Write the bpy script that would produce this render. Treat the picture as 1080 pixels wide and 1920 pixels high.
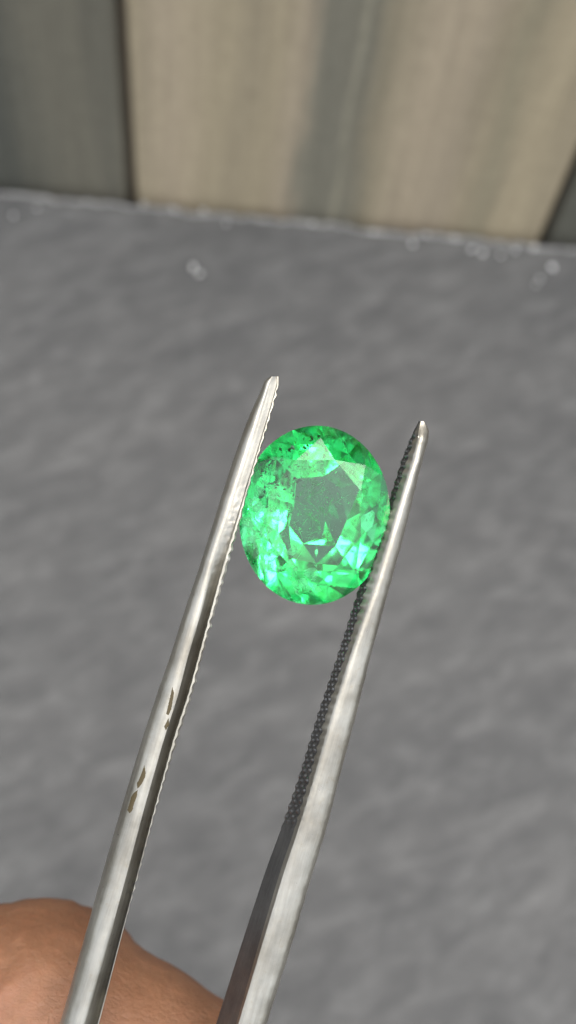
import bpy, bmesh, math, random
from mathutils import Vector, Matrix, noise

random.seed(7)
for o in list(bpy.data.objects):
    bpy.data.objects.remove(o, do_unlink=True)
sc = bpy.context.scene
sc.unit_settings.system = 'METRIC'
sc.unit_settings.scale_length = 0.01          # one unit is one centimetre
COL = sc.collection

# ------------------------------------------------------------------ camera
F = 1920.0
H = 24.0                                      # camera height above the slate, cm
nd = Vector((347 - 540, -(2019 - 960), -F)).normalized()
zw = -nd
v = Vector((0, 0, -1))
yw = (v - v.dot(zw) * zw).normalized()
xw = yw.cross(zw).normalized()
R = Matrix((xw, yw, zw))                      # camera frame to world frame
CAM = Vector((0, 0, H))
camd = bpy.data.cameras.new('camera')
camd.sensor_fit = 'VERTICAL'
camd.sensor_height = 36.0
camd.sensor_width = 36.0
camd.lens = 36.0
camd.clip_start = 0.1
camd.clip_end = 5000
camd.dof.use_dof = True
camd.dof.focus_distance = 5.66
camd.dof.aperture_fstop = 0.37
cam = bpy.data.objects.new('camera', camd)
COL.objects.link(cam)
cam.matrix_world = Matrix.Translation(CAM) @ R.to_4x4()
sc.camera = cam

def C(x, y, z):
    """point given in centimetres in the frame of the eye"""
    return CAM + R @ Vector((x, y, z))

def P(px, py, d):
    return C((px - 540) / F * d, -(py - 960) / F * d, -d)

def ray(px, py):
    return (R @ Vector(((px - 540) / F, -(py - 960) / F, -1))).normalized()

# ------------------------------------------------------------------ light
SUN_DIR = (R @ Vector((0.184, 0.427, 0.885))).normalized()      # towards the sun
w = bpy.data.worlds.new("World")
sc.world = w
w.use_nodes = True
nt = w.node_tree
bg = nt.nodes['Background']
sky = nt.nodes.new('ShaderNodeTexSky')
sky.sky_type = 'NISHITA'
sky.sun_disc = False
sky.sun_elevation = math.asin(SUN_DIR.z)
sky.sun_rotation = math.atan2(SUN_DIR.x, SUN_DIR.y)
sky.air_density = 1.0
sky.dust_density = 4.0
sky.ozone_density = 1.0
hs_ = nt.nodes.new('ShaderNodeHueSaturation')       # hazy white sky
hs_.inputs['Saturation'].default_value = 0.35
nt.links.new(sky.outputs[0], hs_.inputs['Color'])
nt.links.new(hs_.outputs[0], bg.inputs[0])
bg.inputs[1].default_value = 0.15
sd = bpy.data.lights.new('sun', 'SUN')
sd.energy = 0.7
sd.angle = math.radians(24)
sd.color = (1.0, 0.95, 0.86)
sun = bpy.data.objects.new('sun', sd)
COL.objects.link(sun)
sun.rotation_euler = SUN_DIR.to_track_quat('Z', 'Y').to_euler()
sc.view_settings.view_transform = 'Standard'
sc.view_settings.look = 'None'
sc.view_settings.exposure = 1.45
sc.view_settings.gamma = 1.0
cy = sc.cycles
cy.max_bounces = 28
cy.transmission_bounces = 28
cy.glossy_bounces = 12
cy.diffuse_bounces = 4
cy.volume_bounces = 1
cy.sample_clamp_indirect = 8.0
cy.caustics_reflective = True
cy.caustics_refractive = True

# ------------------------------------------------------------------ helpers
def mesh_obj(name, verts, faces, mat=None, parent=None, smooth=False, angle=None):
    me = bpy.data.meshes.new(name)
    me.from_pydata([tuple(p) for p in verts], [], faces)
    bm = bmesh.new(); bm.from_mesh(me)
    bmesh.ops.recalc_face_normals(bm, faces=bm.faces)
    bm.to_mesh(me); bm.free()
    if smooth:
        me.polygons.foreach_set('use_smooth', [True] * len(me.polygons))
        if angle:
            me.set_sharp_from_angle(angle=math.radians(angle))
    if mat:
        me.materials.append(mat)
    o = bpy.data.objects.new(name, me)
    COL.objects.link(o)
    if parent:
        o.parent = parent
    return o

def empty(name, loc):
    o = bpy.data.objects.new(name, None)
    o.location = loc
    o.empty_display_size = 0.5
    COL.objects.link(o)
    return o

def adopt(o, parent):
    o.parent = parent
    o.matrix_parent_inverse = Matrix.Translation(-Vector(parent.location))

def tag(o, label=None, cat=None, group=None, kind=None):
    if label: o['label'] = label
    if cat: o['category'] = cat
    if group: o['group'] = group
    if kind: o['kind'] = kind

def interp(tab, y):
    if y <= tab[0][0]: return tab[0][1]
    for (a, va), (b, vb) in zip(tab, tab[1:]):
        if y <= b:
            t = (y - a) / (b - a)
            return va + (vb - va) * t
    return tab[-1][1]

def sinterp(tab, y, k=26):
    """interp blurred a little so that the edges run smooth"""
    return sum(interp(tab, y + dy) for dy in (-k, -k / 2, 0, k / 2, k)) / 5.0

class NT:
    def __init__(self, name):
        self.m = bpy.data.materials.new(name)
        self.m.use_nodes = True
        self.t = self.m.node_tree
        self.b = self.t.nodes['Principled BSDF']
        self.out = self.t.nodes['Material Output']
    def n(self, typ, **kw):
        nd_ = self.t.nodes.new(typ)
        for k, val in kw.items():
            if k.startswith('i_'):
                nd_.inputs[k[2:].replace('_', ' ')].default_value = val
            else:
                setattr(nd_, k, val)
        return nd_
    def l(self, a, b):
        self.t.links.new(a, b)
    def coord(self, scale=(1, 1, 1), out='Object', rot=(0, 0, 0)):
        tc = self.n('ShaderNodeTexCoord')
        mp = self.n('ShaderNodeMapping')
        mp.inputs['Scale'].default_value = scale
        mp.inputs['Rotation'].default_value = rot
        self.l(tc.outputs[out], mp.inputs[0])
        return mp.outputs[0]
    def coord2(self, ang, scale):
        a = self.coord(rot=(0, 0, math.radians(ang)))
        mp = self.n('ShaderNodeMapping'); mp.inputs['Scale'].default_value = scale
        self.l(a, mp.inputs[0])
        return mp.outputs[0]
    def noise(self, vec, scale, detail=4, rough=0.55, dist=0.0):
        x = self.n('ShaderNodeTexNoise')
        x.inputs['Scale'].default_value = scale
        x.inputs['Detail'].default_value = detail
        x.inputs['Roughness'].default_value = rough
        x.inputs['Distortion'].default_value = dist
        self.l(vec, x.inputs['Vector'])
        return x.outputs['Fac']
    def ramp(self, fac, stops, interp='LINEAR'):
        r = self.n('ShaderNodeValToRGB')
        r.color_ramp.interpolation = interp
        e = r.color_ramp.elements
        while len(e) < len(stops): e.new(0.5)
        for el, (p, c) in zip(e, stops):
            el.position = p
            el.color = (c[0], c[1], c[2], 1) if hasattr(c, '__len__') else (c, c, c, 1)
        self.l(fac, r.inputs[0])
        return r.outputs[0]
    def mix(self, fac, a, b, mode='MIX'):
        x = self.n('ShaderNodeMix', data_type='RGBA', blend_type=mode)
        for s, i in ((fac, 0), (a, 6), (b, 7)):
            if hasattr(s, 'is_linked'): self.l(s, x.inputs[i])
            elif hasattr(s, '__len__'): x.inputs[i].default_value = (s[0], s[1], s[2], 1)
            else: x.inputs[i].default_value = s
        return x.outputs[2]
    def bump(self, h, strength, dist, prev=None):
        b = self.n('ShaderNodeBump')
        b.inputs['Strength'].default_value = strength
        b.inputs['Distance'].default_value = dist
        self.l(h, b.inputs['Height'])
        if prev is not None: self.l(prev, b.inputs['Normal'])
        return b.outputs[0]

# ------------------------------------------------------------------ materials
def slate_material():
    m = NT('slate')
    co = m.coord2(-36, (1, 2.4, 1))
    big = m.noise(co, 0.16, 5, 0.6, 0.4)
    mid = m.noise(co, 0.75, 9, 0.70, 0.5)
    fine = m.noise(m.coord(), 7.0, 6, 0.75)
    c = m.ramp(big, [(0.25, (0.054, 0.056, 0.057)), (0.5, (0.071, 0.072, 0.072)), (0.75, (0.094, 0.094, 0.093))])
    c2 = m.ramp(mid, [(0.25, (0.024, 0.025, 0.026)), (0.5, (0.073, 0.073, 0.072)), (0.72, (0.150, 0.150, 0.147))])
    c = m.mix(0.48, c, c2)
    sp = m.ramp(fine, [(0.58, 0.0), (0.70, 1.0)])
    c = m.mix(m.mix(0.5, (0, 0, 0), sp), c, (0.17, 0.17, 0.165))
    m.l(c, m.b.inputs['Base Color'])
    m.b.inputs['Roughness'].default_value = 0.75
    m.b.inputs['Specular IOR Level'].default_value = 0.22
    n1 = m.bump(mid, 0.28, 0.12)
    n2 = m.bump(fine, 0.35, 0.03, n1)
    m.l(n2, m.b.inputs['Normal'])
    return m.m

def broken_slate_material():
    m = NT('broken_slate')
    f = m.noise(m.coord(), 3.0, 5, 0.7)
    c = m.ramp(f, [(0.3, (0.12, 0.12, 0.12)), (0.55, (0.24, 0.24, 0.235)), (0.75, (0.45, 0.45, 0.44))])
    m.l(c, m.b.inputs['Base Color'])
    m.b.inputs['Roughness'].default_value = 0.5
    m.l(m.bump(f, 0.8, 0.1), m.b.inputs['Normal'])
    return m.m

def wood_material(name, stops, tint):
    """stops run across the board, 0..1 over its width (local x in cm)"""
    m = NT(name)
    tc = m.n('ShaderNodeTexCoord')
    sep = m.n('ShaderNodeSeparateXYZ')
    m.l(tc.outputs['Object'], sep.inputs[0])
    wob = m.noise(m.coord(scale=(0.5, 0.5, 0.10)), 1.3, 5, 0.6)
    a = m.n('ShaderNodeMath', operation='MULTIPLY_ADD')
    m.l(wob, a.inputs[0]); a.inputs[1].default_value = 1.7; m.l(sep.outputs[0], a.inputs[2])
    d = m.n('ShaderNodeMath', operation='MULTIPLY_ADD')
    m.l(a.outputs[0], d.inputs[0]); d.inputs[1].default_value = 1 / 12.0; d.inputs[2].default_value = -0.07
    c = m.ramp(d.outputs[0], stops)
    g = m.noise(m.coord(scale=(1, 1, 0.03)), 5.0, 6, 0.65, 0.2)
    g2 = m.noise(m.coord(scale=(1, 1, 0.05)), 1.1, 4, 0.6, 0.3)
    cg = m.ramp(g, [(0.3, 0.88), (0.7, 1.10)])
    cg2 = m.ramp(g2, [(0.32, tint), (0.66, (1.1, 1.09, 1.07))])
    c = m.mix(1.0, c, cg, 'MULTIPLY')
    c = m.mix(1.0, c, cg2, 'MULTIPLY')
    sp = m.noise(m.coord(), 2.4, 6, 0.7)
    c = m.mix(1.0, c, m.ramp(sp, [(0.3, 0.93), (0.7, 1.12)]), 'MULTIPLY')
    fg = m.noise(m.coord(scale=(1, 1, 0.35)), 7.0, 5, 0.8)
    c = m.mix(1.0, c, m.ramp(fg, [(0.3, 0.90), (0.7, 1.12)]), 'MULTIPLY')
    m.l(c, m.b.inputs['Base Color'])
    m.b.inputs['Roughness'].default_value = 0.7
    m.b.inputs['Specular IOR Level'].default_value = 0.25
    m.l(m.bump(g, 0.4, 0.06), m.b.inputs['Normal'])
    return m.m

def plain(name, col, rough=0.6, metal=0.0):
    m = NT(name)
    m.b.inputs['Base Color'].default_value = (*col, 1)
    m.b.inputs['Roughness'].default_value = rough
    m.b.inputs['Metallic'].default_value = metal
    return m.m

def steel_material(name, rough=0.34, lo=(0.25, 0.234, 0.195), hi=(0.36, 0.347, 0.302), bumps=1.0):
    m = NT(name)
    tc = m.n('ShaderNodeTexCoord')
    ax = (R @ Vector((-0.285, -0.958, 0.0))).normalized()      # long axis of the tweezers
    dt = m.n('ShaderNodeVectorMath', operation='DOT_PRODUCT'); m.l(tc.outputs['Object'], dt.inputs[0]); dt.inputs[1].default_value = ax
    scl = m.n('ShaderNodeVectorMath', operation='SCALE'); scl.inputs[0].default_value = ax * 0.94; m.l(dt.outputs['Value'], scl.inputs['Scale'])
    sb = m.n('ShaderNodeVectorMath', operation='SUBTRACT'); m.l(tc.outputs['Object'], sb.inputs[0]); m.l(scl.outputs[0], sb.inputs[1])
    streak = m.noise(sb.outputs[0], 30.0, 4, 0.7)
    co = m.coord()
    f1 = m.noise(co, 4.0, 5, 0.6)
    f2 = m.noise(co, 26.0, 5, 0.65)
    f3 = m.noise(co, 90.0, 3, 0.6)
    c = m.ramp(f1, [(0.3, lo), (0.62, hi)])
    dirt = m.ramp(f2, [(0.60, 0.0), (0.74, 1.0)])
    c = m.mix(1.0, c, m.ramp(streak, [(0.3, 0.80), (0.7, 1.16)]), 'MULTIPLY')
    c = m.mix(m.mix(0.30, (0, 0, 0), dirt), c, (0.20, 0.15, 0.08))
    m.l(c, m.b.inputs['Base Color'])
    m.b.inputs['Metallic'].default_value = 0.85
    r = m.ramp(f2, [(0.3, rough - 0.07), (0.75, rough + 0.15)])
    m.l(r, m.b.inputs['Roughness'])
    n1 = m.bump(streak, 0.20 * bumps, 0.006)
    n2 = m.bump(f2, 0.07 * bumps, 0.02, n1)
    n2 = m.bump(f3, 0.10 * bumps, 0.005, n2)
    m.l(n2, m.b.inputs['Normal'])
    return m.m

def skin_material():
    m = NT('skin')
    co = m.coord()
    f1 = m.noise(co, 1.1, 4, 0.6)
    f2 = m.noise(co, 9.0, 5, 0.65)
    c = m.ramp(f1, [(0.3, (0.165, 0.074, 0.038)), (0.55, (0.215, 0.104, 0.056)), (0.75, (0.24, 0.106, 0.060))])
    c = m.mix(1.0, c, m.ramp(f2, [(0.3, 0.86), (0.7, 1.1)]), 'MULTIPLY')
    fl = m.noise(m.coord(scale=(1, 2.6, 1)), 14.0, 5, 0.75, 0.6)
    c = m.mix(m.ramp(fl, [(0.66, 0.0), (0.78, 0.5)]), c, (0.50, 0.33, 0.24))
    m.l(c, m.b.inputs['Base Color'])
    m.b.inputs['Subsurface Weight'].default_value = 0.25
    m.b.inputs['Subsurface Radius'].default_value = (0.30, 0.10, 0.05)
    m.b.inputs['Subsurface Scale'].default_value = 0.5
    m.b.inputs['Roughness'].default_value = 0.55
    m.b.inputs['Specular IOR Level'].default_value = 0.35
    vo = m.n('ShaderNodeTexVoronoi', feature='DISTANCE_TO_EDGE')
    vo.inputs['Scale'].default_value = 16.0
    m.l(m.coord(scale=(1, 1.7, 1)), vo.inputs['Vector'])
    cells = m.ramp(vo.outputs['Distance'], [(0.0, 0.0), (0.09, 1.0)])
    n1 = m.bump(f2, 0.35, 0.05)
    n2 = m.bump(cells, 0.22, 0.012, n1)
    n3 = m.bump(fl, 0.35, 0.02, n2)
    m.l(n3, m.b.inputs['Normal'])
    return m.m

def emerald_material():
    m = NT('emerald')
    t = m.t
    t.nodes.remove(m.b)
    gl = m.n('ShaderNodeBsdfGlass')
    gl.distribution = 'BECKMANN'
    gl.inputs['Roughness'].default_value = 0.0
    gl.inputs['IOR'].default_value = 1.58
    gl.inputs['Color'].default_value = (0.97, 1.0, 0.98, 1)
    # crown polished, pavilion slightly frosted by wear
    tc = m.n('ShaderNodeTexCoord'); sp = m.n('ShaderNodeSeparateXYZ'); m.l(tc.outputs['Object'], sp.inputs[0])
    lt = m.n('ShaderNodeMath', operation='LESS_THAN'); m.l(sp.outputs[2], lt.inputs[0]); lt.inputs[1].default_value = -0.02
    ml = m.n('ShaderNodeMath', operation='MULTIPLY'); m.l(lt.outputs[0], ml.inputs[0]); ml.inputs[1].default_value = 0.10
    m.l(ml.outputs[0], gl.inputs['Roughness'])
    m.l(gl.outputs[0], m.out.inputs['Surface'])
    ab = m.n('ShaderNodeVolumeAbsorption')
    ab.inputs['Color'].default_value = (0.09, 0.85, 0.50, 1)
    ab.inputs['Density'].default_value = 3.5
    vs = m.n('ShaderNodeVolumeScatter')
    vs.inputs['Color'].default_value = (0.35, 1.0, 0.55, 1)
    vs.inputs['Density'].default_value = 0.10
    ad = m.n('ShaderNodeAddShader')
    m.l(ab.outputs[0], ad.inputs[0]); m.l(vs.outputs[0], ad.inputs[1])
    m.l(ad.outputs[0], m.out.inputs['Volume'])
    return m.m

M_slate = slate_material()
M_edge = broken_slate_material()
BE = (0.325, 0.275, 0.185); BD = (0.285, 0.243, 0.166); GR = (0.18, 0.17, 0.130); BL = (0.345, 0.288, 0.204)
M_wood_tan = wood_material('pale_tan_wood', [
    (0.0, BE), (0.10, BL), (0.20, BE), (0.27, BD), (0.33, BE), (0.40, BL), (0.455, GR),
    (0.515, GR), (0.53, (0.28, 0.26, 0.19)), (0.545, GR), (0.60, (0.24, 0.21, 0.145)), (0.68, BL),
    (0.80, BL), (0.86, BD), (0.90, (0.245, 0.217, 0.148)), (0.95, BE)], (0.90, 0.90, 0.90))
G1 = (0.108, 0.105, 0.083); G2 = (0.090, 0.090, 0.074); G3 = (0.135, 0.127, 0.098)
M_wood_grey = wood_material('grey_weathered_wood', [(0.0, G1), (0.3, G2), (0.6, G1), (0.8, G2), (0.93, G3)], (0.88, 0.89, 0.9))
M_wood_edge = plain('dark_board_edge', (0.15, 0.12, 0.085), 0.8)
M_glint_grit = plain('glint_grit', (0.62, 0.62, 0.61), 0.3)  # sun glints on the grains are put into this pale base colour
M_steel = steel_material('worn_steel')
M_steel_shaded = steel_material('shaded_knurled_steel', 0.36, (0.11, 0.11, 0.11), (0.17, 0.17, 0.165), 0.6)  # same steel, with the shade of the inner faces put into a darker base
M_rust = plain('brown_tarnish', (0.05, 0.036, 0.012), 0.7, 0.1)
M_skin = skin_material()
M_nail = plain('fingernail', (0.62, 0.36, 0.28), 0.3)
M_em = emerald_material()

# ------------------------------------------------------------------ slate slab and boards
def on_ground(px, py):
    d = ray(px, py)
    return CAM + d * (-CAM.z / d.z)

e0, e1 = on_ground(0, 357), on_ground(1080, 464)
ex = (e1 - e0).normalized()                   # along the edge, to the right
ey = Vector((-ex.y, ex.x, 0))                 # away from the eye
def slab_point(a, b, z=0.0):
    return e0 + ex * a + ey * b + Vector((0, 0, z))

def slab():
    xs = []
    x = -70.0
    while x <= 90.0:
        xs.append(x)
        x += 0.12 if -6 < x < 26 else 2.0
    depth = [0, -0.17, -0.42, -0.8, -2, -4, -6, -8, -10, -12, -14, -16, -18, -20, -22, -24, -27, -34, -50, -80, -120]
    verts, faces = [], []
    for i, x in enumerate(xs):
        for j, b in enumerate(depth):
            jag = 0.0
            if j <= 1: jag = (1 if j == 0 else 1.3) * 0.14 * noise.noise(Vector((x * 0.9, 3, 0))) + 0.10 * noise.noise(Vector((x * 3.1, 7, 0)))
            z = 0.05 * noise.noise(Vector((x * 0.35, b * 0.35, 0))) + 0.03 * noise.noise(Vector((x * 1.1, b * 1.1, 2)))
            if j < 2: z -= 0.03 + 0.05 * abs(noise.noise(Vector((x * 2.5, b, 5))))
            verts.append(slab_point(x, b + jag, z))
    n = len(depth)
    for i in range(len(xs) - 1):
        for j in range(n - 1):
            faces.append((i * n + j, (i + 1) * n + j, (i + 1) * n + j + 1, i * n + j + 1))
    o = mesh_obj('slate_surface', verts, faces, M_slate, smooth=True)
    # make sure the normals look up
    if o.data.polygons[len(faces) // 2].normal.z < 0:
        o.data.flip_normals()
    o.data.materials.append(M_edge)
    for p in o.data.polygons:
        if min(p.vertices, default=0) % n == 0 or p.index % (n - 1) == 0: p.material_index = 1
    tag(o, kind='structure')
    # broken pale front of the slab
    verts, faces = [], []
    k = 5
    for i, x in enumerate(xs):
        jag = 0.14 * noise.noise(Vector((x * 0.9, 3, 0))) + 0.10 * noise.noise(Vector((x * 3.1, 7, 0)))
        for j in range(k):
            zz = -0.02 - 0.30 * j
            out = 0.012 + (0.10 * noise.noise(Vector((x * 2.0, zz * 4, 11))) + 0.05 if j else 0)
            if j == 0: zz = 0.035 + 0.06 * noise.noise(Vector((x * 2.8, 0, 21)))
            verts.append(slab_point(x, jag + out - (0.10 if j == 0 else 0), zz))
    for i in range(len(xs) - 1):
        for j in range(k - 1):
            faces.append((i * k + j, (i + 1) * k + j, (i + 1) * k + j + 1, i * k + j + 1))
    q = mesh_obj('broken_edge', verts, faces, M_edge, parent=o)
    return o

slab_o = slab()

def chip(px, py, r, lift=0.0):
    g = on_ground(px, py)
    bm = bmesh.new()
    bmesh.ops.create_icosphere(bm, subdivisions=1, radius=r)
    for vv in bm.verts:
        vv.co *= 1 + random.uniform(-0.3, 0.3)
        vv.co.z *= 0.6
    me = bpy.data.meshes.new('grit_grain'); bm.to_mesh(me); bm.free()
    me.materials.append(M_glint_grit)
    o = bpy.data.objects.new('grit_grain', me)
    o.location = g + Vector((0, 0, r * 0.35 + lift))
    o.rotation_euler = (random.random(), random.random(), random.random() * 6)
    COL.objects.link(o)
    o.parent = slab_o
    return o

chips = [(363, 503, .15), (374, 514, .11), (773, 458, .12), (884, 468, .13), (905, 476, .09), (938, 480, .12),
         (1000, 466, .13), (1034, 503, .13), (1012, 524, .09), (1005, 534, .08), (585, 420, .08), (325, 392, .06), (380, 396, .07), (425, 420, .06), (70, 392, .06), (800, 440, .08), (850, 444, .08), (650, 422, .05),
         (25, 1305 - 900, .07), (130, 400, .04), (700, 436, .07), (965, 470, .09), (270, 384, .08)]
for c in chips:
    chip(c[0], c[1], c[2] * 0.8)

# ---- boards standing behind the slab
wall = empty('timber_boarding', slab_point(8, 0.5, -3))
tag(wall, 'upright weathered timber boards standing behind the far edge of the dark slate', 'timber wall')
WB = 0.45                                     # distance of the board faces behind the slab edge
def on_wall(px, py):
    d = ray(px, py)
    p0 = slab_point(0, WB)
    t = (p0 - CAM).dot(ey) / d.dot(ey)
    q = CAM + d * t
    return (q - p0).dot(ex), q.z
x1 = (on_wall(245, 365)[0] + on_wall(226, 40)[0]) / 2
x2 = (on_wall(1022, 446)[0] + on_wall(1075, 322)[0]) / 2
print('gaps', on_wall(245, 365), on_wall(226, 40), on_wall(1022, 446), on_wall(1075, 322))

def board(xa, xb, mat, dy=0.0):
    """rounded plank from xa to xb; local x across, z up"""
    wdt = xb - xa
    base = slab_point(xa, WB + dy, -3.0)
    prof = []
    r = 0.22
    prof.append((0.0, 0.60)); prof.append((0.0, r))
    for a in (20, 45, 70, 90):
        aa = math.radians(a)
        prof.append((r - r * math.cos(aa), r - r * math.sin(aa)))
    nn = 24
    for i in range(1, nn):
        prof.append((r + (wdt - 2 * r) * i / nn, 0.0))
    for a in (90, 70, 45, 20, 0):
        aa = math.radians(a)
        prof.append((wdt - r + r * math.cos(aa), r - r * math.sin(aa)))
    prof.append((wdt, 0.60))
    verts, faces = [], []
    zs = [i * 1.5 for i in range(0, 50)]
    seed = random.random() * 50
    for z in zs:
        for (x, y) in prof:
            hh = 0.035 * noise.noise(Vector((x * 2.2 + seed, z * 0.10, 0))) + 0.05 * noise.noise(Vector((x * 0.4 + seed, z * 0.05, 4)))
            verts.append((x, y + (hh if y < 0.1 else 0), z))
    n = len(prof)
    for i in range(len(zs) - 1):
        for j in range(n):
            faces.append((i * n + j, (i + 1) * n + j, (i + 1) * n + (j + 1) % n, i * n + (j + 1) % n))
    faces.append(tuple(range(n))); faces.append(tuple((len(zs) - 1) * n + k for k in range(n)))
    o = mesh_obj('board', verts, faces, mat, smooth=True, angle=40)
    rot = Matrix((ex, ey, Vector((0, 0, 1)))).transposed().to_4x4()
    o.matrix_world = Matrix.Translation(base) @ rot
    adopt(o, wall)
    return o
GAP = 0.28
bw = x2 - x1 - GAP
bx = x1 + GAP / 2
b = board(bx, bx + bw, M_wood_tan); b['label'] = 'pale tan board with a grey streak down its middle'
b = board(bx - GAP - bw, bx - GAP, M_wood_grey, 0.05); b['label'] = 'dark grey weathered board'
b = board(bx + bw + GAP, bx + 2 * bw + GAP, M_wood_grey, 0.02); b['label'] = 'grey weathered board'
for k in (2, 3, 4):
    board(bx - k * (bw + GAP), bx - k * (bw + GAP) + bw, M_wood_tan if k % 2 == 0 else M_wood_grey)
    board(bx + k * (bw + GAP), bx + k * (bw + GAP) + bw, M_wood_tan if k % 2 == 0 else M_wood_grey)
# dark rail behind the gaps
def box(name, a0, a1, b0, b1, z0, z1, mat):
    vs = [slab_point(a, b_, z) for a in (a0, a1) for b_ in (b0, b1) for z in (z0, z1)]
    fs = [(0, 1, 3, 2), (4, 6, 7, 5), (0, 4, 5, 1), (2, 3, 7, 6), (0, 2, 6, 4), (1, 5, 7, 3)]
    return mesh_obj(name, vs, fs, mat)
rl = box('backing_rail', bx - 5 * bw, bx + 6 * bw, WB + 0.66, WB + 3.0, -3, 69, M_wood_edge)
adopt(rl, wall)

# ------------------------------------------------------------------ tweezers
LT = {  # image-plane stations of the left arm, read as centimetres through P()
 0: [(706, 509), (711, 498), (719, 494), (740, 486), (779, 467), (868, 435), (960, 406), (1060, 375), (1145, 346), (1238, 317), (1282, 300.5), (1300, 295), (1380, 268.5), (1460, 244), (1520, 226), (1660, 185.5), (1730, 166), (1920, 112)],
 1: [(706, 512), (719, 506), (779, 489), (868, 461), (960, 432), (1060, 398), (1145, 378), (1238, 350), (1300, 335), (1380, 309), (1520, 269), (1660, 232), (1730, 213), (1920, 158)],
 2: [(706, 519), (719, 520), (779, 503), (868, 476), (960, 448), (1060, 416), (1145, 393.5), (1238, 368.5), (1300, 352), (1380, 324.6), (1520, 288), (1660, 252), (1730, 233), (1920, 183)],
 3: [(706, 523), (719, 523), (740, 519), (779, 508), (868, 481), (960, 455.5), (1060, 427), (1145, 403), (1238, 377), (1300, 361), (1380, 334.5), (1520, 292), (1660, 254), (1730, 235), (1920, 186)],
}
RT = {
 0: [(790, 785), (800, 780), (820, 771), (864, 753), (927, 734), (1006, 706), (1100, 674), (1220, 636.6), (1340, 596), (1460, 560), (1560, 525), (1630, 498.7), (1760, 456), (1920, 405)],
 1: [(790, 788), (800, 782), (820, 777), (864, 763), (927, 743), (1006, 718), (1100, 687), (1220, 651), (1340, 611), (1460, 580), (1560, 551), (1630, 526), (1760, 488), (1920, 443)],
 2: [(790, 789.5), (800, 787), (820, 785), (864, 774), (927, 754), (1006, 731), (1100, 703), (1220, 660), (1340, 623), (1460, 589), (1560, 558), (1630, 534), (1760, 495), (1920, 447)],
 3: [(790, 791), (800, 793), (820, 794), (864, 785), (927, 765), (1006, 742), (1100, 714), (1220, 671), (1340, 634), (1460, 603), (1560, 573), (1630, 550), (1760, 510), (1920, 464)],
 4: [(790, 794.5), (797, 800), (808, 804.5), (830, 802), (864, 792), (927, 776.5), (1006, 757), (1100, 731), (1220, 697.6), (1340, 668), (1460, 636), (1560, 611), (1630, 588), (1760, 550.6), (1920, 500)],
}
# below the picture the arms run on, bow inwards and meet
def extend(T, shift):
    last = {k: t[-1][1] for k, t in T.items()}
    for k, t in T.items():
        for y, c, s in ((2300, -0.30, 1.1), (2700, -0.30, 1.25), (3200, -0.30, 1.35), (3800, -0.30, 1.3), (4400, -0.30, 1.2), (4800, -0.30, 1.0)):
            mid = sum(last.values()) / len(last)
            f = min(1, max(0, (y - 2300) / 2300.0))
            f = f * f * (3 - 2 * f)
            t.append((y, mid + (last[k] - mid) * s + c * (y - 1920) + shift * f))
extend(LT, 112)
extend(RT, -112)

def base_depth(y):
    return 5.665 - 0.00011 * (y - 960) if y < 1920 else 5.56 - 0.00004 * (y - 1920)

def ys_range(y0):
    ys = [y0]
    y = y0
    while y < 4800:
        y += 2.4 if y < 1560 else (5 if y < 1960 else 40)
        ys.append(min(y, 4800))
    return ys

def sm(a, b, x):
    t = min(1, max(0, (x - a) / (b - a)))
    return t * t * (3 - 2 * t)

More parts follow.
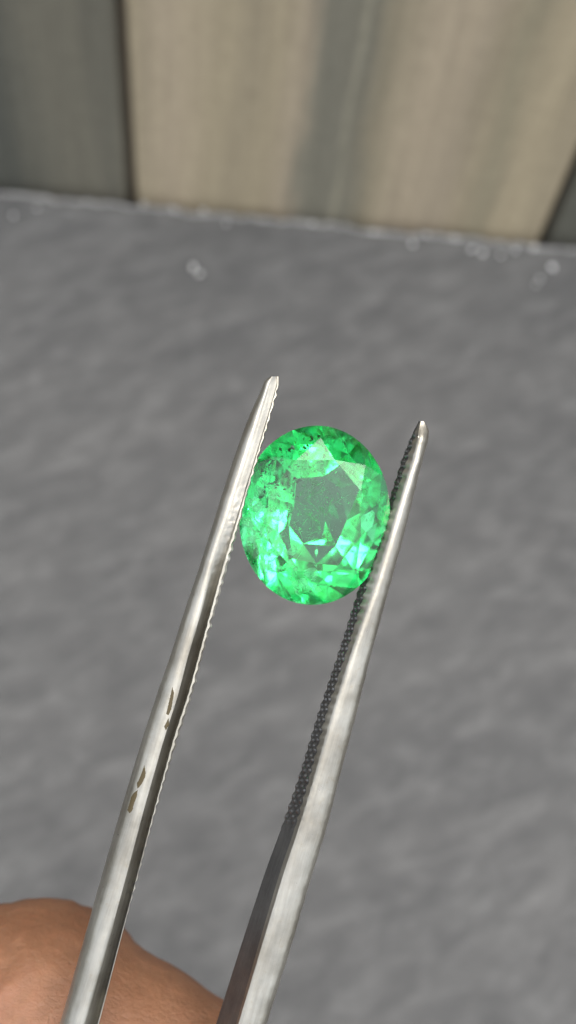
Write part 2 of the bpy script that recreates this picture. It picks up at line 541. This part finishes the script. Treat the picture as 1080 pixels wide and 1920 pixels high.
def left_section(y):
    """list of (px, depth) round the arm; also the index span of the inner face"""
    k = 26 if y > 760 else 3
    x0, x1_, x2_, x3 = (sinterp(LT[i], y, k) for i in range(4))
    w_ = x3 - x0
    d = base_depth(y)
    tip = sm(700, 745, y)
    T = 0.055 + 0.075 * tip + 0.06 * sm(1200, 1900, y)
    knurl = 1 - sm(1650, 1760, y)
    # serration of the lip, long slow scallops with small nicks
    s = (0.8 + 0.6 * noise.noise(Vector((0, y * 0.02, 3))))
    ser = s * 1.7 * math.sin(y / 20.5 * 2 * math.pi + 1.3 * noise.noise(Vector((1, y * 0.03, 0)))) + 1.6 * noise.noise(Vector((4, y * 0.13, 0)))
    ser *= knurl * sm(712, 735, y)
    # groove between back and lip
    gd = 0.012 + 0.10 * sm(960, 1250, y)
    pts = []
    # outer back, from far left round to the ridge at x1
    dx = x1_ - x0
    nb = 14
    edge_n = 0.5 * noise.noise(Vector((9, y * 0.05, 0)))
    for i in range(nb + 1):
        t = i / nb
        ang = t * math.radians(112)
        px = x0 + edge_n * (1 - t) + dx * ((1 - math.cos(ang)) / (1 - math.cos(math.radians(112)))) 
        dep = d + T * 0.75 * (1 - math.sin(ang) ** 0.9) ** 1.1 - 0.012
        pts.append((px, dep))
    dl = pts[-1][1]
    # groove / dark band
    rough = (0.002 * noise.noise(Vector((0, y * 0.11, 8))) + 0.006 * noise.noise(Vector((3, y * 0.3, 8)))) * (1 - sm(1350, 1500, y)) * sm(860, 1000, y)
    gx = x2_ - x1_
    for t, g in ((0.1, 0.07), (0.28, 0.27), (0.5, 0.55), (0.72, 0.82), (0.92, 1.0)):
        r2 = 0.007 * noise.noise(Vector((t * 4, y * 0.09, 8))) * (1 - sm(1350, 1500, y)) * sm(860, 1000, y) * math.sin(t * math.pi) + 0.0035 * math.sin(t * math.pi) * noise.noise(Vector((t * 9 + y * 0.4, y * 0.23, 2))) * sm(900, 1000, y) * (1 - sm(1350, 1500, y))
        pts.append((x1_ + gx * t, dl + gd * g + r2))
    # lip
    lp = gd * 0.22
    pts.append((x2_ + 0.1 * ser, dl + gd * 0.72))
    pts.append((x2_ + 0.25 * (x3 - x2_) + 0.2 * ser, dl + lp * 0.9))
    pts.append((x2_ + 0.65 * (x3 - x2_) + 0.7 * ser, dl + lp * 0.9))
    pts.append((x3 + ser, dl + lp + 0.008))
    a = len(pts) - 1
    # inner face going away from the eye, knurled
    D = T * 1.3
    n_in = 9
    for i in range(1, n_in + 1):
        t = i / n_in
        kn = knurl * 1.5 * (abs(math.sin(math.pi * (y / 20.5 + t * 3))) * abs(math.sin(math.pi * (y / 20.5 - t * 3)))) if i < n_in else 0
        pts.append((x3 + ser * (1 - t) - 14 * t + kn, dl + lp + 0.008 + D * t))
    b_ = len(pts) - 1
    # back side closing
    pts.append((x0 + w_ * 0.45, dl + D + 0.04 * tip))
    pts.append((x0 + w_ * 0.15, dl + D * 0.98))
    return pts, a, b_

def right_section(y):
    k = 26 if y > 870 else 3
    x0, x1_, x2_, x3, x4 = (sinterp(RT[i], y, k) for i in range(5))
    d = base_depth(y)
    tip = sm(786, 830, y)
    D = 0.035 + 0.095 * tip + 0.07 * sm(1200, 1900, y)
    knurl = 1 - sm(1530, 1570, y)
    s = (0.8 + 0.5 * noise.noise(Vector((7, y * 0.02, 3))))
    ser = s * 1.7 * math.sin(y / 19.0 * 2 * math.pi + 1.2 * noise.noise(Vector((5, y * 0.03, 0)))) + 1.2 * noise.noise(Vector((8, y * 0.13, 0)))
    ser *= knurl * sm(792, 812, y)
    en = 0.9 * noise.noise(Vector((12, y * 0.05, 0))) + 0.5 * noise.noise(Vector((13, y * 0.2, 0)))
    en *= tip
    pts = []
    # inner face from the far edge x0 to the near edge x1
    n_in = 12
    q = 19.0
    for i in range(n_in + 1):
        t = i / n_in
        px = x0 + (x1_ - x0) * t + ser * t
        kn = (abs(math.sin(math.pi * (y / q + t * 2.0))) * abs(math.sin(math.pi * (y / q - t * 2.0))))
        kn = knurl * (kn - 0.35)
        env = 1.0 if 0 < i < n_in else (1.2 if i == 0 else 0.2)
        pts.append((px - (2.2 if i in (0, n_in) else 3.8) * kn * env * tip, d + D * (1 - t) - 0.016 * kn * env * tip))
    a, b_ = 0, n_in
    # side margin, bright ridge, outer face
    pts.append((x1_ + ser * 0.8 + 0.25 * (x2_ - x1_), d - 0.012))
    pts.append((x1_ + ser * 0.2 + 0.8 * (x2_ - x1_), d - 0.034))
    xx = x3 - x2_
    for t, z in ((0.0, -0.040), (0.25, -0.0430), (0.5, -0.0440), (0.75, -0.0440), (1.0, -0.0430)):
        pts.append((x2_ + xx * t + en * 0.4, d + z * tip))
    ox = x4 - x3
    for t, z in ((0.2, -0.0385), (0.4, -0.033), (0.6, -0.0255), (0.78, -0.016), (0.9, -0.004), (0.97, 0.014), (1.0, 0.05)):
        pts.append((x3 + ox * t + en * (1 if t > 0.7 else 0.4), d + z * tip + 0.004 * noise.noise(Vector((t * 3, y * 0.035, 6))) * sm(900, 1500, y)))
    pts.append((x4 - 0.10 * ox, d + D * 0.9))
    pts.append((x3, d + D + 0.01))
    return pts, a, b_

def build_arm(section, y0, label):
    ys = ys_range(y0)
    ringsP = []
    for y in ys:
        pts, a, b_ = section(y)
        ringsP.append([P(px, y, dep) for px, dep in pts])
    n = len(ringsP[0])
    verts = [p for r in ringsP for p in r]
    faces = []
    for i in range(len(ys) - 1):
        for j in range(n):
            j2 = (j + 1) % n
            if a <= j < b_: continue
            faces.append((i * n + j, i * n + j2, (i + 1) * n + j2, (i + 1) * n + j))
    faces.append(tuple(range(n)))
    faces.append(tuple((len(ys) - 1) * n + j for j in range(n)))
    arm = mesh_obj('arm', verts, faces, M_steel, smooth=True, angle=38)
    adopt(arm, tweezers)
    arm['label'] = label
    # gripping face
    verts = [p for r in ringsP for p in r[a:b_ + 1]]
    m_ = b_ - a + 1
    faces = [(i * m_ + j, i * m_ + j + 1, (i + 1) * m_ + j + 1, (i + 1) * m_ + j) for i in range(len(ys) - 1) for j in range(m_ - 1)]
    g = mesh_obj('gripping_face', verts, faces, M_steel_shaded, smooth=True, angle=50)
    g.parent = arm
    return arm

tweezers = empty('tweezers', P(0, 4800, 5.5))
tag(tweezers, 'worn steel tweezers with knurled inner faces gripping the green stone', 'tweezers')
armL = build_arm(left_section, 706, 'left arm seen along its rounded back, with brown tarnish spots')
armR = build_arm(right_section, 790, 'right arm with its dark knurled inner face in view')
# joint at the closed end
def joint():
    pa, _, _ = left_section(4780)
    pb, _, _ = right_section(4780)
    xs_ = [p[0] for p in pa + pb]; ds = [p[1] for p in pa + pb]
    x0, x1_ = min(xs_) - 4, max(xs_) + 4
    d0, d1 = min(ds) - 0.01, max(ds) + 0.01
    verts = []
    for (y, g) in ((4550, 0), (4570, 6), (4980, 2), (5010, -14)):
        for (x, dd) in ((x0 - g, d0), (x1_ + g, d0), (x1_ + g, d1), (x0 - g, d1)):
            verts.append(P(x - 0.30 * (y - 4780), y, dd))
    faces = [(0, 1, 2, 3), (12, 13, 14, 15)]
    for i in range(3):
        for j in range(4):
            faces.append((i * 4 + j, i * 4 + (j + 1) % 4, (i + 1) * 4 + (j + 1) % 4, (i + 1) * 4 + j))
    o = mesh_obj('joint', verts, faces, M_steel)
    adopt(o, tweezers)
joint()

# tarnish spots lying on the back of the left arm
def spot(outline):
    """outline: (px,py) polygon; filled as thin raised patch following the back of the arm"""
    def surf(px, py, lift):
        pts, a, _ = left_section(py)
        pts = pts[:15]
        for (xa, da), (xb, db) in zip(pts, pts[1:]):
            if xa <= px <= xb:
                t = (px - xa) / (xb - xa)
                return P(px, py, da + (db - da) * t - lift)
        return P(px, py, pts[-1][1] - lift)
    ys2 = sorted(set(p[1] for p in outline))
    verts, faces = [], []
    y = ys2[0]
    rows = []
    while y <= ys2[-1]:
        cr = []
        for (xa, ya), (xb, yb) in zip(outline, outline[1:] + outline[:1]):
            if (ya <= y < yb) or (yb <= y < ya):
                cr.append(xa + (xb - xa) * (y - ya) / (yb - ya))
        if len(cr) >= 2:
            a0 = min(cr) + 0.9 * noise.noise(Vector((y * 0.35, 1, 0))); a1 = max(cr) + 0.9 * noise.noise(Vector((y * 0.35, 5, 0)))
            rows.append([(a0 + (a1 - a0) * i / 5, y) for i in range(6)])
        y += 1.5
    for r_ in rows:
        for i, (px, py) in enumerate(r_):
            verts.append(surf(px, py, 0.0016 if 0 < i < 5 else -0.0012))
    for i in range(len(rows) - 1):
        for j in range(5):
            faces.append((i * 6 + j, i * 6 + j + 1, (i + 1) * 6 + j + 1, (i + 1) * 6 + j))
    o = mesh_obj('tarnish_spot', verts, faces, M_rust, smooth=True)
    o.parent = armL
def lz(pts): return [(80 + x / 3.556, 1380 + y / 3.556) for x, y in pts]
spot(lz([(678, 195), (690, 245), (688, 270), (665, 320), (632, 352), (624, 318), (640, 285), (660, 240)]))
spot(lz([(634, 360), (632, 405), (610, 460), (604, 495), (580, 516), (560, 495), (574, 455), (586, 405), (604, 380)]))
spot([(323, 1288), (327, 1300), (322, 1330), (316, 1342), (311, 1338), (317, 1312)])
spot([(316, 1346), (318, 1358), (311, 1370), (307, 1362)])

# ------------------------------------------------------------------ emerald
SC = 5.66 / F                                  # cm per photograph pixel at the stone
EC = Vector((589.5, 966.0))                    # centre of the girdle
A_, B_ = 141.5 * SC, 168.5 * SC
gem_tilt = math.radians(5)                     # long axis leans to the right at the top
# local frame: x right, y up, z towards the eye, then tipped a little
def gem_frame():
    view = (P(EC.x, EC.y, 1) - CAM).normalized()
    zc = -view
    upc = (R @ Vector((0, 1, 0)))
    xc = upc.cross(zc).normalized()
    yc = zc.cross(xc)
    m = Matrix((xc, yc, zc)).transposed()
    m = m @ Matrix.Rotation(-gem_tilt, 3, 'Z')
    return m.to_4x4()
gem_world = Matrix.Translation(P(EC.x, EC.y, 5.69)) @ gem_frame()

GEM_SEED = 1
def gem():
    random.seed(GEM_SEED)
    verts, faces = [], []
    def V(r, ang, z, jit=0.0):
        a = math.radians(ang)
        verts.append((A_ * r * math.cos(a) + random.uniform(-jit, jit), B_ * r * math.sin(a) + random.uniform(-jit, jit), z))
        return len(verts) - 1
    ht, hg = 0.103, 0.018                      # table height, half girdle
    rt, rs = 0.66, 0.86
    off = 0.0
    NG = 96
    st = NG // 16
    T = [V(rt, 22.5 + 5 + 45 * k, ht, 0.004) for k in range(8)]
    rk = rs * math.cos(math.radians(22.5))
    hs = hg + (ht - hg) * (1 - rk) / (1 - rt)
    S = [V(rs, 45 * k, hs, 0.003) for k in range(8)]       # S[k] between T[k-1] and T[k]
    GU = [V(1, 360 * i / NG, hg) for i in range(NG)]
    GL = [V(1, 360 * i / NG, -hg) for i in range(NG)]
    faces.append(tuple(T))
    for k in range(8):
        faces.append((T[k - 1], T[k], S[k]))               # stars
        gk = int(round((22.5 + 45 * k) / 360 * NG)) % NG
        faces.append((T[k], S[k], GU[gk])); faces.append((T[k], GU[gk], S[(k + 1) % 8]))
        # upper halves on both sides of S[k]
        g0 = int(round(45 * k / 360 * NG)) % NG
        for sgn in (-1, 1):
            for i in range(st):
                faces.append((S[k], GU[(g0 + sgn * i) % NG], GU[(g0 + sgn * (i + 1)) % NG]))
    for i in range(NG):
        faces.append((GU[i], GU[(i + 1) % NG], GL[(i + 1) % NG], GL[i]))
    # pavilion: uneven tiers of a native cut, shallow towards the keel
    def ring(n, rad, z, jr, jz, ja, off=0.0, sx=0.0, sy=0.0):
        out = []
        for i in range(n):
            ang = off + 360.0 * i / n + random.uniform(-ja, ja)
            verts_n = len(verts)
            out.append((ang, V(rad * (1 + random.uniform(-jr, jr)), ang, z + random.uniform(-jz, jz))))
            q = verts[verts_n]; verts[verts_n] = (q[0] + sx, q[1] + sy, q[2])
        return out
    def zipper(o_, i_):
        """triangles between an outer and an inner ring of (angle, index)"""
        no, ni = len(o_), len(i_)
        a_ = b0 = 0
        while a_ < no or b0 < ni:
            ang_o = o_[(a_ + 1) % no][0] + (360 if a_ + 1 >= no else 0)
            ang_i = i_[(b0 + 1) % ni][0] + (360 if b0 + 1 >= ni else 0)
            if b0 >= ni or (a_ < no and ang_o <= ang_i):
                faces.append((o_[a_ % no][1], o_[(a_ + 1) % no][1], i_[b0 % ni][1])); a_ += 1
            else:
                faces.append((o_[a_ % no][1], i_[(b0 + 1) % ni][1], i_[b0 % ni][1])); b0 += 1
    R0 = [(360.0 * i / NG, GL[i]) for i in range(NG)]
    R1 = ring(14, 0.75, -0.180, 0.04, 0.012, 5, 8)
    R2 = ring(9, 0.50, -0.290, 0.10, 0.020, 8, 3, -0.012, -0.015)
    R3 = ring(6, 0.25, -0.362, 0.20, 0.014, 14, 15, -0.035, -0.03)
    zipper(R0, R1); zipper(R1, R2); zipper(R2, R3)
    verts.append((-0.03, -0.02, -0.392)); cul = len(verts) - 1
    for i in range(len(R3)):
        faces.append((R3[i][1], R3[(i + 1) % len(R3)][1], cul))
    o = mesh_obj('emerald', verts, faces, M_em)
    o.matrix_world = gem_world
    return o
emerald = gem()
tag(emerald, 'bright green oval faceted emerald held between the tweezer tips', 'gemstone')

# inclusions inside the stone
def inclusions():
    def cloud(name, mat, spots_, seed):
        # added pale veils that stand in for the stone's inner glow, lying nearly across the line of sight
        rnd = random.Random(seed)
        verts, faces = [], []
        for (cx, cy, cz, sx, sy, n) in spots_:
            for _ in range(n):
                c = Vector((cx + rnd.gauss(0, sx), cy + rnd.gauss(0, sy), cz + rnd.gauss(0, 0.02)))
                rr_ = math.hypot(c.x / A_, c.y / B_)
                if rr_ > 0.9: continue
                c.z = max(c.z, -0.34 * (1 - rr_) * 0.9)
                nn = Vector((rnd.gauss(0, 0.45), rnd.gauss(0, 0.45), 1)).normalized()
                u = nn.cross(Vector((rnd.gauss(0, 1), rnd.gauss(0, 1), 0))).normalized(); v_ = nn.cross(u)
                s_ = rnd.uniform(0.012, 0.048); asp = rnd.uniform(0.25, 0.9)
                k = rnd.randint(4, 7); b0 = len(verts)
                for j in range(k):
                    a = 2 * math.pi * j / k; q = s_ * rnd.uniform(0.6, 1.25)
                    verts.append(c + u * q * math.cos(a) + v_ * q * asp * math.sin(a))
                faces.append(tuple(range(b0, b0 + k)))
        me = bpy.data.meshes.new(name); me.from_pydata([tuple(p) for p in verts], [], faces); me.materials.append(mat)
        o = bpy.data.objects.new(name, me); COL.objects.link(o); o.parent = emerald; o['kind'] = 'stuff'
    def needles(name, mat, n, seed):
        # thin curved wisps
        rnd = random.Random(seed)
        verts, faces = [], []
        for _ in range(n):
            p = Vector((rnd.gauss(-0.02, 0.10), rnd.gauss(0.04, 0.12), rnd.uniform(-0.22, -0.02)))
            d = Vector((rnd.gauss(0, 1), rnd.gauss(0, 1), rnd.gauss(0, 0.3))).normalized()
            L = rnd.uniform(0.03, 0.10); w_ = rnd.uniform(0.0008, 0.0018)
            bend = Vector((rnd.gauss(0, 1), rnd.gauss(0, 1), 0)) * 0.3
            side = d.cross(Vector((0, 0, 1))).normalized() * w_
            b0 = len(verts)
            for j in range(7):
                t = j / 6
                q = p + (d + bend * t) * (L * t)
                k = math.sin(math.pi * (0.1 + 0.8 * t))
                verts += [q + side * k, q - side * k, q + Vector((0, 0, w_ * k))]
            for j in range(6):
                for e in range(3):
                    faces.append((b0 + j * 3 + e, b0 + j * 3 + (e + 1) % 3, b0 + j * 3 + 3 + (e + 1) % 3, b0 + j * 3 + 3 + e))
        me = bpy.data.meshes.new(name); me.from_pydata([tuple(p) for p in verts], [], faces); me.materials.append(mat)
        o = bpy.data.objects.new(name, me); COL.objects.link(o); o.parent = emerald; o['kind'] = 'stuff'
    m = NT('inclusion')
    m.b.inputs['Base Color'].default_value = (0.30, 0.70, 0.42, 1)
    m.b.inputs['Roughness'].default_value = 0.35
    m.b.inputs['Transmission Weight'].default_value = 0.0
    tr = m.n('ShaderNodeBsdfTranslucent'); tr.inputs[0].default_value = (0.35, 0.85, 0.5, 1)
    mx = m.n('ShaderNodeMixShader'); mx.inputs[0].default_value = 0.55
    m.l(m.b.outputs[0], mx.inputs[1]); m.l(tr.outputs[0], mx.inputs[2]); m.l(mx.outputs[0], m.out.inputs['Surface'])
    ml_ = NT('glow_veil')
    df = ml_.n('ShaderNodeBsdfDiffuse'); df.inputs[0].default_value = (0.45, 1.0, 0.66, 1)
    tl_ = ml_.n('ShaderNodeBsdfTranslucent'); tl_.inputs[0].default_value = (0.45, 1.0, 0.66, 1)
    tp_ = ml_.n('ShaderNodeBsdfTransparent')
    a1 = ml_.n('ShaderNodeMixShader'); a2 = ml_.n('ShaderNodeMixShader')
    ml_.l(df.outputs[0], a1.inputs[1]); ml_.l(tl_.outputs[0], a1.inputs[2])
    ml_.l(ml_.ramp(ml_.noise(ml_.coord(), 22.0, 3, 0.6), [(0.35, 0.15), (0.65, 0.85)]), a2.inputs[0])
    ml_.l(tp_.outputs[0], a2.inputs[1]); ml_.l(a1.outputs[0], a2.inputs[2]); ml_.l(a2.outputs[0], ml_.out.inputs['Surface'])
    glow_mat = ml_.m
    d = plain('dark_inclusion', (0.01, 0.06, 0.025), 0.4)
    out = []
    def flakes(name, mat, n, centre, spread, size, seed):
        rnd = random.Random(seed)
        verts, faces = [], []
        for _ in range(n):
            c = Vector([centre[i] + rnd.gauss(0, spread[i]) for i in range(3)])
            r = math.hypot(c.x / A_, c.y / B_)
            zmin = -0.34 * (1 - r) - 0.01
            if r > 0.88 - (size * 1.3 / A_ if size > 0.03 else 0): continue
            c.z = max(zmin * 0.85, min(0.075 - 0.16 * max(0.0, r - 0.5), c.z))
            u = Vector([rnd.gauss(0, 1) for _ in range(3)]).normalized()
            v_ = u.cross(Vector([rnd.gauss(0, 1) for _ in range(3)])).normalized()
            s = size * rnd.uniform(0.3, 1.3)
            k = rnd.randint(4, 6)
            b0 = len(verts)
            asp = rnd.uniform(0.15, 0.7)
            for j in range(k):
                a = 2 * math.pi * j / k
                rr = s * rnd.uniform(0.6, 1.2)
                verts.append(c + u * rr * math.cos(a) + v_ * rr * asp * math.sin(a))
            faces.append(tuple(range(b0, b0 + k)))
        me = bpy.data.meshes.new(name)
        me.from_pydata([tuple(p) for p in verts], [], faces)
        me.materials.append(mat)
        o = bpy.data.objects.new(name, me)
        COL.objects.link(o)
        o.parent = emerald
        o['kind'] = 'stuff'
        out.append(o)
    flakes('pale_inclusions', m.m, 220, (-0.03, 0.06, -0.12), (0.10, 0.13, 0.08), 0.009, 1)
    cloud('glow_veils', glow_mat, [(-0.27, -0.03, -0.05, 0.05, 0.05, 34), (-0.27, -0.13, -0.04, 0.05, 0.05, 24), (-0.19, -0.25, -0.06, 0.05, 0.05, 26), (-0.03, -0.35, -0.05, 0.05, 0.03, 10), (-0.26, 0.14, -0.04, 0.05, 0.06, 8)], 5)
    v = NT('veil')
    tp = v.n('ShaderNodeBsdfTransparent'); tp.inputs[0].default_value = (0.62, 0.90, 0.72, 1)
    tl = v.n('ShaderNodeBsdfTranslucent'); tl.inputs[0].default_value = (0.35, 0.95, 0.55, 1)
    gs = v.n('ShaderNodeBsdfGlossy'); gs.inputs['Roughness'].default_value = 0.1; gs.inputs[0].default_value = (0.7, 0.9, 0.75, 1)
    m1 = v.n('ShaderNodeMixShader'); m1.inputs[0].default_value = 0.5
    m2 = v.n('ShaderNodeMixShader')
    v.l(v.ramp(v.noise(v.coord(), 12.0, 4, 0.6), [(0.38, 0.04), (0.7, 0.6)]), m2.inputs[0])
    v.l(tl.outputs[0], m1.inputs[1]); v.l(gs.outputs[0], m1.inputs[2])
    v.l(tp.outputs[0], m2.inputs[1]); v.l(m1.outputs[0], m2.inputs[2]); v.l(m2.outputs[0], v.out.inputs['Surface'])
    flakes('fracture_veils', v.m, 46, (0.02, 0.02, -0.14), (0.13, 0.17, 0.08), 0.055, 21)
    needles('wispy_fractures', m.m, 46, 9)
    flakes('dark_inclusions', d, 150, (-0.19, 0.22, -0.03), (0.07, 0.08, 0.04), 0.014, 2)
    flakes('dark_inclusions', d, 26, (-0.04, 0.38, -0.03), (0.10, 0.04, 0.02), 0.022, 12)
inclusions()

# ------------------------------------------------------------------ hand
def hand():
    chains = [
        # index, in front of the others
        [(-5.0, -6.7, -7.9, 1.0), (-2.05, -3.62, -7.0, 0.88), (-0.40, -4.80, -6.85, 0.72), (-0.50, -6.2, -5.85, 0.58)],
        [(-4.6, -8.7, -8.7, 1.0), (-1.0, -6.4, -8.9, 0.86), (-0.1, -8.0, -7.6, 0.70), (-1.3, -8.9, -6.8, 0.60)],
        [(-4.2, -10.6, -9.3, 0.98), (-0.8, -8.6, -9.9, 0.82), (-0.1, -10.1, -8.5, 0.68), (-1.5, -10.7, -7.8, 0.58)],
        [(-3.9, -12.3, -9.7, 0.9), (-1.2, -10.8, -10.7, 0.70), (-0.6, -12.1, -9.6, 0.60), (-1.9, -12.5, -8.9, 0.52)],
        [(-6.4, -14.0, -7.6, 1.4), (-5.8, -10.8, -5.9, 1.08), (-4.3, -8.2, -5.0, 0.88), (-2.85, -6.2, -5.3, 0.62)],
        # palm
        [(-5.0, -6.7, -7.9, 1.0), (-5.4, -16.0, -9.0, 1.7)],
        [(-4.6, -8.7, -8.7, 1.0), (-5.2, -16.2, -9.4, 1.7)],
        [(-4.2, -10.6, -9.3, 1.0), (-5.0, -16.4, -9.6, 1.6)],
        [(-3.9, -12.3, -9.7, 0.95), (-4.8, -16.6, -9.6, 1.6)],
        [(-6.4, -14.0, -7.6, 1.4), (-5.2, -11.5, -8.8, 1.2)],
        [(-5.2, -16.4, -9.2, 1.9), (-5.6, -19.0, -9.2, 2.2), (-6.6, -27.0, -9.0, 3.2)],
    ]
    bm = bmesh.new()
    def ball(c, r, sub=3, sc_=(1, 1, 1)):
        ret = bmesh.ops.create_icosphere(bm, subdivisions=sub, radius=r)
        for vv in ret['verts']:
            vv.co = Vector((vv.co.x * sc_[0], vv.co.y * sc_[1], vv.co.z * sc_[2])) + c
    def cone(c0, r0, c1, r1):
        d = c1 - c0
        L = d.length
        # tangent cone between two balls
        s = (r0 - r1) / L
        co = math.sqrt(max(0.0, 1 - s * s))
        q = d.normalized()
        a = c0 + q * (r0 * s); b = c1 + q * (r1 * s)
        mt = Matrix.Translation((a + b) / 2) @ d.to_track_quat('Z', 'Y').to_matrix().to_4x4()
        bmesh.ops.create_cone(bm, cap_ends=True, segments=32, radius1=r0 * co, radius2=r1 * co, depth=(b - a).length, matrix=mt)
    for ch in chains:
        for (p, q) in zip(ch, ch[1:]):
            cone(Vector(p[:3]), p[3], Vector(q[:3]), q[3])
        for p in ch:
            ball(Vector(p[:3]), p[3])
    # swelling over the index knuckle, and the soft pads
    ball(Vector((-1.72, -3.55, -7.0)), 0.87)
    ball(Vector((-2.9, -4.75, -7.2)), 0.88)
    ball(Vector((-1.12, -3.80, -6.95)), 0.76); ball(Vector((-0.70, -4.04, -6.9)), 0.74)
    me = bpy.data.meshes.new('hand')
    for vv in bm.verts:
        vv.co = C(*vv.co)
    bm.to_mesh(me); bm.free()
    tmp = bpy.data.objects.new('tmp', me)
    COL.objects.link(tmp)
    r_ = tmp.modifiers.new('r', 'REMESH'); r_.mode = 'VOXEL'; r_.voxel_size = 0.07
    s_ = tmp.modifiers.new('s', 'SMOOTH'); s_.factor = 0.6; s_.iterations = 14
    dg = bpy.context.evaluated_depsgraph_get()
    me2 = bpy.data.meshes.new_from_object(tmp.evaluated_get(dg))
    bpy.data.objects.remove(tmp, do_unlink=True)
    me2.name = 'hand'
    # creases over the knuckle: fine folds running across the finger
    Rt = R.transposed()
    me2.update()
    nrm = [vv.normal.copy() for vv in me2.vertices]
    for i, vv in enumerate(me2.vertices):
        c = Rt @ (vv.co - CAM)
        u = c.x * 0.80 - c.y * 0.595                    # along the middle bone
        wgt = math.exp(-((c.x + 1.75) / 0.75) ** 2 - ((c.y + 2.9) / 0.55) ** 2)
        h = 0.034 * noise.noise(Vector((u * 9 + 1.2 * noise.noise(c * 3), c.y * 1.5, c.z * 1.5)))
        h2 = 0.020 * noise.noise(c * 1.6) 
        dip = -0.045 * math.exp(-((u - 2.75) / 0.09) ** 2) * (1 if c.x > -1 and c.y > -6 and c.z < -6 else 0)
        vv.co += nrm[i] * (h * wgt + h2 + dip)
    me2.materials.clear(); me2.materials.append(M_skin)
    me2.polygons.foreach_set('use_smooth', [True] * len(me2.polygons))
    o = bpy.data.objects.new('hand', me2)
    COL.objects.link(o)
    # set the origin at the wrist
    org = C(-5.2, -16.4, -9.2)
    me2.transform(Matrix.Translation(-org))
    o.location = org
    tag(o, "hand with its bent index finger behind the left arm of the tweezers", 'hand')
    # nails on thumb and index
    def nail(tipc, back, up, wdt, ln):
        t = Vector(tipc); b_ = (t - Vector(back)).normalized()
        n_ = (Vector(up) - Vector(up).dot(b_) * b_).normalized()
        s = b_.cross(n_)
        verts, faces = [], []
        nu, nv = 8, 6
        for iv in range(nv + 1):
            for iu in range(nu + 1):
                a = (iu / nu - 0.5) * 1.9
                L = (iv / nv - 0.5) * ln
                rr = wdt * (1.0 - 0.12 * (iv / nv) ** 3)
                verts.append(C(*(t + b_ * (L + 0.15) + s * math.sin(a) * rr + n_ * (math.cos(a) * rr + 0.02))))
        for iv in range(nv):
            for iu in range(nu):
                k = iv * (nu + 1) + iu
                faces.append((k, k + 1, k + nu + 2, k + nu + 1))
        q = mesh_obj('fingernail', verts, faces, M_nail, smooth=True)
        md = q.modifiers.new('thickness', 'SOLIDIFY'); md.thickness = 0.04
        adopt(q, o)
    nail((-0.50, -6.2, -5.85), (-0.05, -4.85, -6.85), (1.0, 0.2, 0.1), 0.56, 0.9)
    nail((-2.85, -6.2, -5.3), (-4.3, -8.2, -5.0), (-0.6, 0.4, 0.9), 0.60, 1.0)
hand()
bpy.context.view_layer.update()
